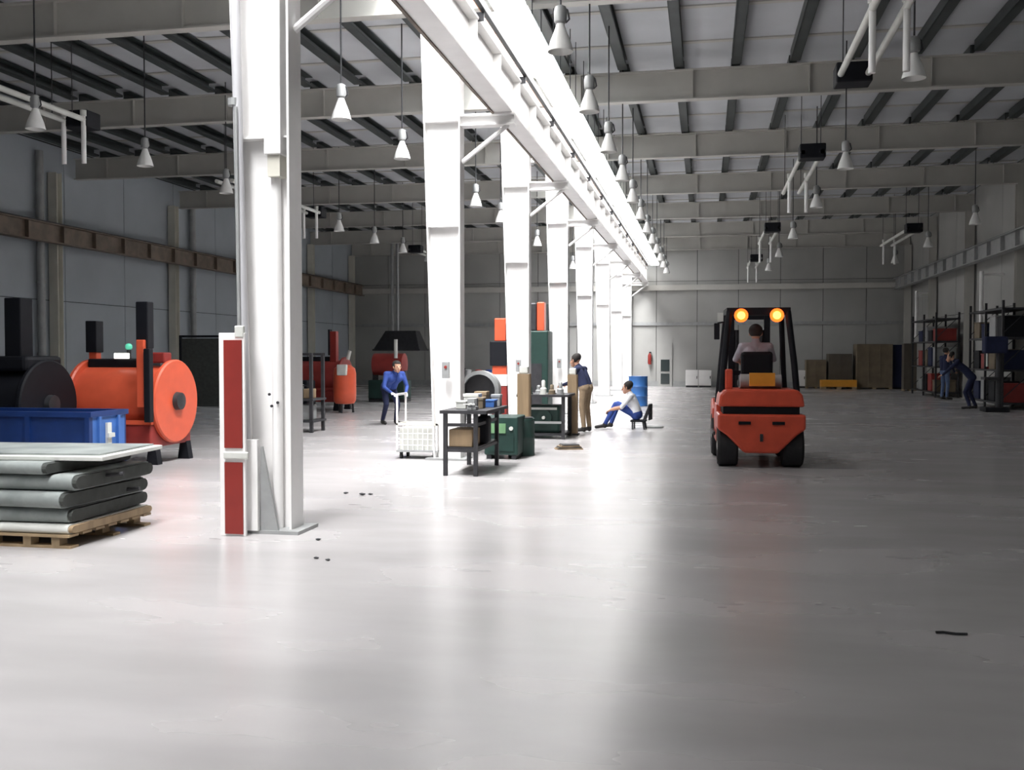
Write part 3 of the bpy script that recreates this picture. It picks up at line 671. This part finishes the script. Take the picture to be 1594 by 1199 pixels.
# coil of pale hose / fan casing behind the workbench
t = thing('ring_casing', 'pale grey fan casing with a round dark mouth behind the workbench', 'casing', (-3.45, 15.2, 0))
MB().lathe([(.25,-.12),(.31,-.1),(.31,.1),(.25,.12),(.25,-.12)], c=(.0,0,.96), axis='y', n=30, cap=False).build('casing_ring', GREYST, t, smooth=True)
MB().lathe([(.02,-.02),(.25,-.02),(.25,.02),(.02,.02)], c=(0,0,.96), axis='y', n=24).build('impeller', DKST, t)
MB().box(-.35,.35,-.15,.15,.6,.68).build('stand_top', DKST, t)
for sx in (-1,1): MB().prism([(sx*.34-.03,0),(sx*.34+.03,0),(sx*.28+.03,.6),(sx*.28-.03,.6)],-.12,.12).build('stand_leg', DKST, t)

# white mesh trolley
t = thing('mesh_trolley', 'white wire mesh trolley with small wheels beside the workbench', 'trolley', (-4.42, 13.9, 0))
TW, TD, TH = .62, .45, .52
m = MB(); m.box(0,TW,0,TD,.10,.13); m.build('deck', GREYST, t)
for x in (0, TW-.025):
    for y in (0, TD-.025): MB().box(x,x+.025,y,y+.025,.13,TH if x else .95).build('corner_post', WHITE, t)
m = MB(); m.box(0,TW,0,.025,TH-.03,TH); m.box(0,TW,TD-.025,TD,TH-.03,TH); m.box(0,.025,0,TD,TH-.03,TH); m.box(TW-.025,TW,0,TD,TH-.03,TH); m.build('top_rail', CREAM, t)
MB().box(0,.025,.025,TD-.025,.92,.95).build('push_handle', WHITE, t)
v0 = None
for i in range(7):
    if v0 is None: v0 = MB().cyl((0,0,.13),(0,0,TH-.03),.006,n=6).build('mesh_wire', WHITE, t, loc=(.1,.012,0))
    else: inst(v0,'mesh_wire',t,(.1+.075*i,.012,0))
h0 = None
for i in range(4):
    if h0 is None: h0 = MB().cyl((.02,0,0),(TW-.02,0,0),.005,n=6).build('mesh_wire', WHITE, t, loc=(0,.012,.2))
    else: inst(h0,'mesh_wire',t,(0,.012,.2+.085*i))
MB().box(.03,TW-.03,.08,TD-.05,.13,.45).build('load_sheet', PALEB, t)
for x in (.06,TW-.06):
    for y in (.06,TD-.06):
        c_ = MB().box(x-.02,x+.02,y-.02,y+.02,.06,.1).build('caster', DKST, t); MB().cyl((x-.015,y,.04),(x+.015,y,.04),.04,n=14).build('wheel', RUBBER, c_)

# green machine boxes behind the workbench
t = thing('green_machine', 'dark green machine cabinet behind the narrow workbench', 'machine', (-3.15, 14.1, 0))
MB().box(0,.5,0,.6,.06,.62,bev=.02).build('cabinet', GREENM, t); MB().box(.06,.44,-.012,0,.12,.34).build('door', GREENM, t); MB().box(.1,.32,-.015,0,.38,.52).build('control_plate', LGREEN, t); MB().cyl((.4,-.02,.45),(.4,.0,.45),.03,n=12).build('knob', PALEB, t)
for x in (.03,.4): MB().box(x,x+.07,.02,.58,0,.06).build('skid', DKST, t)
t = thing('green_drum', 'squat dark green drum beside the brown upright', 'drum', (-2.72, 14.75, 0))
MB().lathe([(.05,0),(.2,0),(.205,.02),(.2,.04),(.2,.26),(.207,.28),(.2,.3),(.2,.52),(.207,.54),(.2,.56),(.05,.56)], n=24).build('shell', GREENM, t, smooth=True); MB().lathe([(.03,.56),(.18,.56),(.18,.575),(.03,.575)], n=24).build('lid', DKST, t)
def upright(x, y, h, wdt, label):
    t = thing('brown_upright', label, 'post', (x,y,0))
    MB().box(-wdt/2,wdt/2,-wdt/2,-wdt/2+.02,.03,h).build('front_plate', TAN, t)
    for s in (-1,1): MB().box(s*wdt/2-.012,s*wdt/2+.012,-wdt/2+.02,wdt/2,.03,h).build('side_plate', TAN, t)
    MB().box(-wdt*.75,wdt*.75,-wdt*.75,wdt*.75,0,.03).build('foot_plate', DKST, t)
    MB().box(-wdt*.4,wdt*.4,-wdt*.4,wdt*.4,h,h+.12,bev=.02).build('head_block', PALEB, t)
upright(-2.76, 15.2, 1.22, .17, 'brown steel upright beside the green drum')
upright(-2.46, 18.7, 1.14, .16, 'brown steel upright beside the second workbench')

# second workbench
t = thing('workbench', 'wide dark workbench crowded with parts between two brown uprights', 'workbench', (-3.28, 17.6, 0))
for x in (0,.76):
    for y in (0,.9): MB().box(x,x+.06,y,y+.06,0,.76).build('leg', DKST, t)
MB().box(-.05,.88,-.05,1.0,.76,.80).build('tabletop', DKST, t); MB().box(.02,.8,.04,.92,.06,.1).build('shelf', DKST, t)
MB().box(.03,.79,.0,.03,.28,.32).build('rail', GREYST, t)
t = thing('green_gearbox', 'dark green gearbox under the crowded second workbench', 'gearbox', (-3.16,17.8,.1))
MB().box(0,.58,0,.5,0,.5,bev=.04).build('housing', GREENM, t); MB().cyl((.3,-.06,.28),(.3,0,.28),.14,n=20).build('cover', GREENM, t); MB().cyl((.3,-.12,.28),(.3,-.06,.28),.03,n=12).build('shaft', PALEB, t); MB().box(.05,.53,-.02,0,.42,.46).build('name_plate', PALEB, t)
for i,(x,sz,mt,nm) in enumerate([(-.0,.2,PALEB,'white'),(.14,.3,GREENM,'green'),(.3,.16,GREYST,'grey'),(.42,.26,PALEB,'tall white'),(.56,.18,CARD,'brown'),(.7,.22,GREYST,'tall grey')]):
    t = thing('machine_part', nm + ' machine part on the crowded second workbench', 'part', (-3.28+x,17.7+.1*(i%3),.8), 0, 'machine parts on the second workbench')
    MB().lathe([(.02,0),(.06,0),(.06,sz*.4),(.035,sz*.5),(.035,sz*.9),(.02,sz)], n=14).build('body', mt, t, smooth=True); MB().lathe([(.01,0),(.075,0),(.075,.02),(.01,.02)], n=14).build('flange', mt, t)
# tall posts of machines behind
t = thing('press_mast', 'orange, black and white banded machine mast beside a column', 'machine', (-4.25, 20.6, 0))
MB().box(-.35,.35,-.3,.4,0,.2,bev=.02).build('base', DKST, t); MB().box(-.16,.16,-.12,.2,.2,.86,bev=.02).build('lower_mast', REDP, t); MB().box(-.17,.17,-.13,.2,.86,1.1,bev=.01).build('white_band', WHITE, t); MB().box(-.15,.15,-.1,.2,1.1,1.28).build('middle_mast', ORANGE, t); MB().box(-.2,.2,-.14,.2,1.28,1.80,bev=.02).build('sleeve', BLACK, t); MB().box(-.11,.13,-.1,.16,1.80,2.28,bev=.02).build('mast_head', ORANGE, t)
t = thing('tall_green_machine', 'tall dark green machine with an orange riser behind the second workbench', 'machine', (-4.12, 24.3, 0))
MB().box(-.3,.35,-.3,.5,.0,2.1,bev=.03).build('cabinet', GREENM, t); MB().box(-.26,.05,-.25,.4,2.1,2.78,bev=.03).build('upper_cabinet', DKST, t); MB().box(.06,.24,-.2,.1,2.1,2.8,bev=.02).build('riser', ORANGE, t); MB().box(-.2,.2,-.32,-.3,.3,1.3).build('door', DKST, t)
t = thing('tall_grey_cabinet', 'tall narrow dark grey cabinet standing between far columns', 'cabinet', (-4.2, 28.6, 0))
MB().box(-.3,.3,-.25,.3,.05,2.98,bev=.02).build('body', PANELD, t); MB().box(-.26,.26,-.27,-.25,.15,2.9).build('door', DKST, t); MB().box(.18,.21,-.3,-.27,1.2,1.4).build('handle', PALEB, t)
MB().box(-.32,.32,-.27,.32,0,.05).build('plinth', BLACK, t)
t = thing('sheet_pile', 'flat pile of brown offcuts on the floor by the second workbench', 'pile', (-2.15,15.85,0), .2)
random.seed(5)
for i in range(6):
    MB().box(-.22+.02*i,.22-.015*i,-.12,.12,.014*i,.014*i+.012,M=Matrix.Rotation(random.uniform(-.25,.25),4,'Z')).build('offcut', [TAN, CARD, DKST][i%3], t)
tag(MB().lathe([(.02,0),(.2,0),(.21,.015),(.2,.03),(.02,.03)], n=20).build('floor_cover', GREYST, loc=(-1.05,20.9,0)), 'round grey cover lying on the floor beside the sitting person', 'cover')
# blue drums behind the sitting person
t = thing('blue_drum', 'blue steel drum behind the sitting person', 'drum', (-1.95, 29.6, 0))
MB().lathe([(.05,0),(.28,0),(.29,.015),(.28,.03),(.28,.28),(.292,.30),(.28,.32),(.28,.56),(.292,.58),(.28,.6),(.28,.86),(.29,.88),(.27,.88),(.05,.86)], n=28).build('shell', DRUMB, t, smooth=True); MB().cyl((.12,0,.86),(.12,0,.885),.03,n=12).build('bung', GREYST, t)

# ------------------------------------------------------------------ red machines further back
mC = drum_machine('drum_machine', 'dark red drum machine with a red post at the far machine bay', -10.35, 25.9, DRED, DRED)
p = MB().box(.30,.48,-.2,0,1.3,2.15,bev=.01).build('post', REDP, mC); MB().box(.26,.31,-.22,-.05,1.5,2.2).build('post_plate', BLACK, p)
MB().cyl((.78,-.1,1.38),(.84,-.1,1.62),.05,n=12).build('lamp_head', PALEB, mC)
t = thing('orange_tank', 'upright orange tank with rounded top in the far machine bay', 'tank', (-9.25, 24.7, 0))
MB().lathe([(.05,.22),(.24,.24),(.29,.32),(.30,.5),(.30,1.02),(.27,1.16),(.16,1.24),(.05,1.26)], n=28).build('shell', ORANGE, t, smooth=True)
MB().box(-.1,.16,-.32,-.2,.98,1.26,bev=.02).build('gauge_box', PALEB, t)
for k in range(3):
    a = 2*PI*k/3 + .5; MB().cyl((.22*math.cos(a),.22*math.sin(a),0),(.2*math.cos(a),.2*math.sin(a),.3),.03,n=8).build('leg', DKST, t)
t = thing('hydraulic_unit', 'black hydraulic unit on legs beside the orange tank', 'machine', (-10.35, 24.4, 0))
MB().box(-.3,.3,-.3,.3,.18,.85,bev=.04).build('reservoir', BLACK, t); MB().cyl((-.1,0,.85),(-.1,0,1.1),.12,n=16).build('motor', BLACK, t, smooth=True); MB().box(.1,.22,-.32,-.3,.6,.75).build('gauge', PALEB, t)
for sx in (-.25,.25):
    for sy in (-.25,.25): MB().box(sx-.03,sx+.03,sy-.03,sy+.03,0,.18).build('leg', DKST, t)
t = thing('hand_cart', 'black two-wheeled cart in front of the dark red drum machine', 'cart', (-9.75,23.0,0))
for s in (-1,1):
    MB().tube([(.2*s,0,.08),(.2*s,.12,.6),(.2*s,.3,1.0)],.02).build('rail', DKST, t); MB().cyl((.22*s,.1,.1),(.27*s,.1,.1),.1,n=16).build('wheel', RUBBER, t)
for z,y in ((.25,.04),(.5,.1),(.75,.19)): MB().cyl((-.2,y,z),(.2,y,z),.015,n=8).build('crossbar', DKST, t)
MB().box(-.2,.2,-.2,.02,.06,.08).build('toe_plate', DKST, t)
t = thing('red_machine', 'dark red machine with grey pipes at the far machine bay', 'machine', (-10.0, 30.8, 0))
MB().box(-.6,.6,-.4,.4,.1,.7,bev=.03).build('bed', GREENM, t); MB().lathe([(.05,-.55),(.36,-.5),(.36,.5),(.05,.55)], c=(0,0,1.2), axis='x', n=26).build('drum', DRED, t, smooth=True); MB().cyl((.3,-.3,1.4),(.3,-.3,2.0),.06,n=12).build('pipe', PALEB, t); MB().box(-.55,-.35,-.1,.1,.7,1.0).build('pedestal', DKST, t); MB().box(.35,.55,-.1,.1,.7,1.0).build('pedestal', DKST, t); MB().box(-.6,.6,-.35,.35,.0,.1).build('skid', DKST, t)
t = thing('pipe_rack', 'low rack of dark castings along the far machine bay', 'rack', (-8.2,33.0,0))
for sx in (0,2.2):
    for sy in (0,.6): MB().box(sx-.03,sx+.03,sy-.03,sy+.03,0,1.05).build('upright', DKST, t)
for z in (.2,.65): MB().box(-.03,2.23,-.03,.63,z,z+.04).build('shelf', DKST, t)
for i in range(6):
    o = MB().lathe([(.03,0),(.13,0),(.14,.08),(.1,.2),(.12,.3),(.03,.32)], n=14).build('casting', [GREYST, DRED, BLUE, DKST, PANEL, GREENM][i], smooth=True, loc=(-8.0+.36*i,33.3,.69))
    tag(o, '%s casting on the low rack in the far machine bay' % ['pale grey','dark red','blue','black','grey-green','dark green'][i], 'casting', 'castings on the low rack')
# dark screen frame behind left machines
t = thing('welding_screen', 'dark framed welding screen behind the orange drum machine', 'screen', (-11.6,20.6,0))
for x in (0,1.2,2.4): MB().box(x-.025,x+.025,-.025,.025,0,1.95).build('post', BLACK, t)
for x in (0.03,1.23): MB().box(x,x+1.14,-.008,.008,.35,1.88).build('curtain', PANELD, t)
MB().box(-.02,2.42,-.02,.02,1.9,1.95).build('top_rail', BLACK, t)
for x in (0,2.4): MB().box(x-.03,x+.03,-.3,.3,0,.03).build('foot', BLACK, t)

# fume hood near the end wall
t = thing('fume_hood', 'dark trapezoid fume hood hanging on two pipes near the end wall', 'hood', (-13.75, 44.0, 1.75))
m = MB(); b0=[(-1.08,-.7,0),(1.08,-.7,0),(1.08,.7,0),(-1.08,.7,0)]; b1=[(-.62,-.35,.85),(.8,-.35,.85),(.8,.35,.85),(-.62,.35,.85)]
A=[m.bm.verts.new(p) for p in b0]; B=[m.bm.verts.new(p) for p in b1]
m.bm.faces.new(A); m.bm.faces.new(B[::-1])
for i in range(4): m.bm.faces.new((A[i],A[(i+1)%4],B[(i+1)%4],B[i]))
m.build('canopy', DKST, t); MB().box(-1.12,1.12,-.74,.74,-.06,.02).build('rim', DKST, t)
for x in (-.4,-.15): MB().cyl((x,0,.85),(x,0,5.5),.07,n=12).build('duct', GREYST, t, smooth=True)

# ------------------------------------------------------------------ things along the end wall
dr = struct(MB().box(-2.2,-1.55,YB-.14,YB-.05,0,2.05).build('door_1', WALLB), 'grey door with two dark panes in the end wall')
for z0,z1 in ((.12,.62),(.72,1.28)): MB().box(-2.08,-1.67,YB-.16,YB-.14,z0,z1).build('pane', GLASSD, dr)
t = thing('fire_extinguisher', 'red fire extinguisher on the end wall beside the door', 'extinguisher', (-2.6,YB-.2,1.05))
MB().lathe([(.03,0),(.08,.01),(.085,.1),(.085,.42),(.05,.5),(.03,.54)], n=16).build('cylinder', REDP, t, smooth=True); MB().box(-.03,.07,-.03,.03,.54,.6).build('valve', BLACK, t); MB().tube([(.07,0,.57),(.12,0,.4),(.11,0,.15)],.012).build('hose', BLACK, t); MB().box(-.05,.05,.08,.145,.1,.5).build('wall_bracket', DKST, t)
for x, sz, nm in ((-.9,.58,'beside the door'),(-.3,.58,'in the middle of the low row'),(4.0,.48,'standing alone by the brown crates')):
    t = thing('white_cabinet', 'low white cabinet at the end wall %s' % nm, 'cabinet', (x,46.9,0))
    MB().box(0,sz,0,.45,.08,.80,bev=.01).build('body', WHITE, t); MB().box(.02,sz-.02,-.012,0,.11,.78).build('door', WHITE, t); MB().box(sz-.08,sz-.05,-.03,-.012,.4,.52).build('handle', DKST, t); MB().box(.02,sz-.02,.02,.43,0,.08).build('plinth', DKST, t)
def crate(x,y,wd,d,h,mt,label,slat=True):
    t = thing('shipping_crate', label, 'crate', (x,y,0))
    MB().box(0,wd,0,d,.06,h).build('box_body', mt, t)
    for k in range(3): MB().box(wd*.45*k,wd*.45*k+wd*.1,0,d,0,.06).build('skid', WOOD, t)
    n = max(2, int(wd/.4))
    for k in range(n+1): MB().box(wd*k/n*.96,wd*k/n*.96+wd*.04,-.02,0,.06,h).build('batten', mt, t)
crate(4.45,46.4,.85,.8,1.28,CARD,'low brown crate at the end wall next to the white cabinet')
crate(5.4,46.3,1.0,.9,1.55,CARD2,'dark brown crate between the low crate and the big crate')
crate(6.55,46.0,1.5,1.1,1.98,CARD,'big brown crate at the end wall beside the blue locker')
crate(9.1-.95,44.0,.5,.5,1.98,CARD2,'narrow dark crate in the corner by the rack wall')
t = thing('blue_locker', 'dark blue steel locker beside the big brown crate', 'locker', (8.1,46.3,0)); MB().box(0,.55,0,.5,.06,1.95,bev=.01).build('body', NAVY, t); MB().box(.03,.52,-.015,0,.1,1.92).build('door', NAVY, t); MB().box(.44,.47,-.04,-.015,.95,1.1).build('handle', GREYST, t); MB().box(.03,.52,.03,.47,0,.06).build('plinth', BLACK, t)
t = thing('yellow_pallet_box', 'low yellow pallet box in front of the dark brown crate', 'pallet', (5.0,45.5,0)); MB().box(0,1.5,0,.6,.1,.40,bev=.01).build('box_body', YEL, t)
for k in range(3): MB().box(.65*k,.65*k+.2,0,.6,0,.1).build('skid', WOOD, t)

# ------------------------------------------------------------------ racks along the rack wall
def rack(y0, y1, x0, label, sh=(.15,1.05,1.95,2.75)):
    t = thing('steel_rack', label, 'rack', (x0, y0, 0)); L = y1-y0
    for y in (0, L/2, L):
        for x in (0,.75): MB().box(x-.03,x+.03,y-.03,y+.03,0,3.0).build('upright', DKST, t)
        for k in range(3): MB().cyl((0,y,.3+.9*k),(.75,y,1.05+.9*k),.012,n=6).build('brace', DKST, t)
    for z in sh: MB().box(-.04,.79,-.03,L+.03,z,z+.05).build('shelf', DKST, t)
    return t
rack(29.2,32.6,7.95,'dark steel rack along the wall beside the bending person')
rack(37.2,41.2,7.95,'dark steel rack further along the wall beyond the standing person')
random.seed(11)
cols = [('navy',NAVY),('black',BLACK),('brown',CARD),('grey',GREYST),('dark red',DRED)]
for r_,y0 in (('rack beside the bending person',29.2),('rack beyond the standing person',37.2)):
    for si,(zi,sn) in enumerate(((.2,'bottom'),(1.1,'second'),(2.0,'third'))):
        for k in range(4):
            cn, cm = cols[(k*2+si+int(y0))%5]
            t = thing('storage_box', '%s storage box on the %s shelf of the dark %s' % (cn,sn,r_), 'box', (8.0,y0+.12+.82*k,zi), 0, 'storage boxes on the dark racks')
            h = .35+.3*random.random(); MB().box(0,.65,0,.6,0,h,bev=.015).build('box_body', cm, t); MB().box(-.01,.66,-.01,.61,h,h+.04).build('lid', cm, t)
t = thing('black_machine', 'tall black drilling machine in front of the dark rack', 'machine', (7.55,28.4,0))
MB().box(-.3,.3,-.3,.3,0,.12,bev=.02).build('base', BLACK, t); MB().cyl((.1,0,.12),(.1,0,1.75),.08,n=16).build('pillar', DKST, t); MB().box(-.3,.28,-.18,.18,1.55,2.0,bev=.05).build('drill_head', NAVY, t); MB().box(-.3,.05,-.2,.2,.85,.92).build('work_table', DKST, t); MB().cyl((-.2,0,1.2),(-.2,0,1.55),.03,n=10).build('spindle', PALEB, t)
for y,z0,z1,nm in ((33.2,2.2,4.1,'between the two racks'),(42.9,2.2,4.1,'near the end wall')):
    m = MB(); m.cyl((0,0,z0),(0,0,z1),.06,n=14); m.cyl((0,0,z1-.1),(.66,0,z1-.1),.04,n=10); m.cyl((0,0,z0),(0,0,z0+.1),.075,n=14)
    tag(m.build('white_pipe', WHITE, smooth=True, loc=(8.4,y,0)), 'white vertical pipe on the rack wall %s' % nm, 'pipe')

# ------------------------------------------------------------------ litter on the floor
def bit(x, y, r, label, mt=DKST):
    m = MB(); bmesh.ops.create_icosphere(m.bm, subdivisions=1, radius=r, matrix=Matrix.Translation((0,0,r*.45)) @ Matrix.Diagonal((1.3,.9,.5,1)))
    for v in m.bm.verts: v.co.x += random.uniform(-.3,.3)*r; v.co.y += random.uniform(-.3,.3)*r
    zm = min(v.co.z for v in m.bm.verts)
    for v in m.bm.verts: v.co.z -= zm
    tag(m.build('floor_scrap', mt, loc=(x,y,0)), label, 'scrap', 'dark scraps on the floor')
for x,y,r in ((-3.84,10.27,.025),(-3.63,10.2,.03),(-3.55,10.25,.022),(-3.1,7.65,.02),(-2.83,6.95,.02),(-2.72,6.9,.018)): bit(x,y,r,'tiny dark scrap on the floor %s' % ('between the front column and the workbench' if y > 9 else 'just in front of the front column'))
tag(MB().tube([(0,0,.008),(.04,.01,.008),(.1,-.01,.008),(.16,-.005,.008)],.007,n=6).build('wire_piece', DKST, loc=(1.24,5.72,0)), 'short bent dark wire lying on the floor of the forklift bay', 'wire')
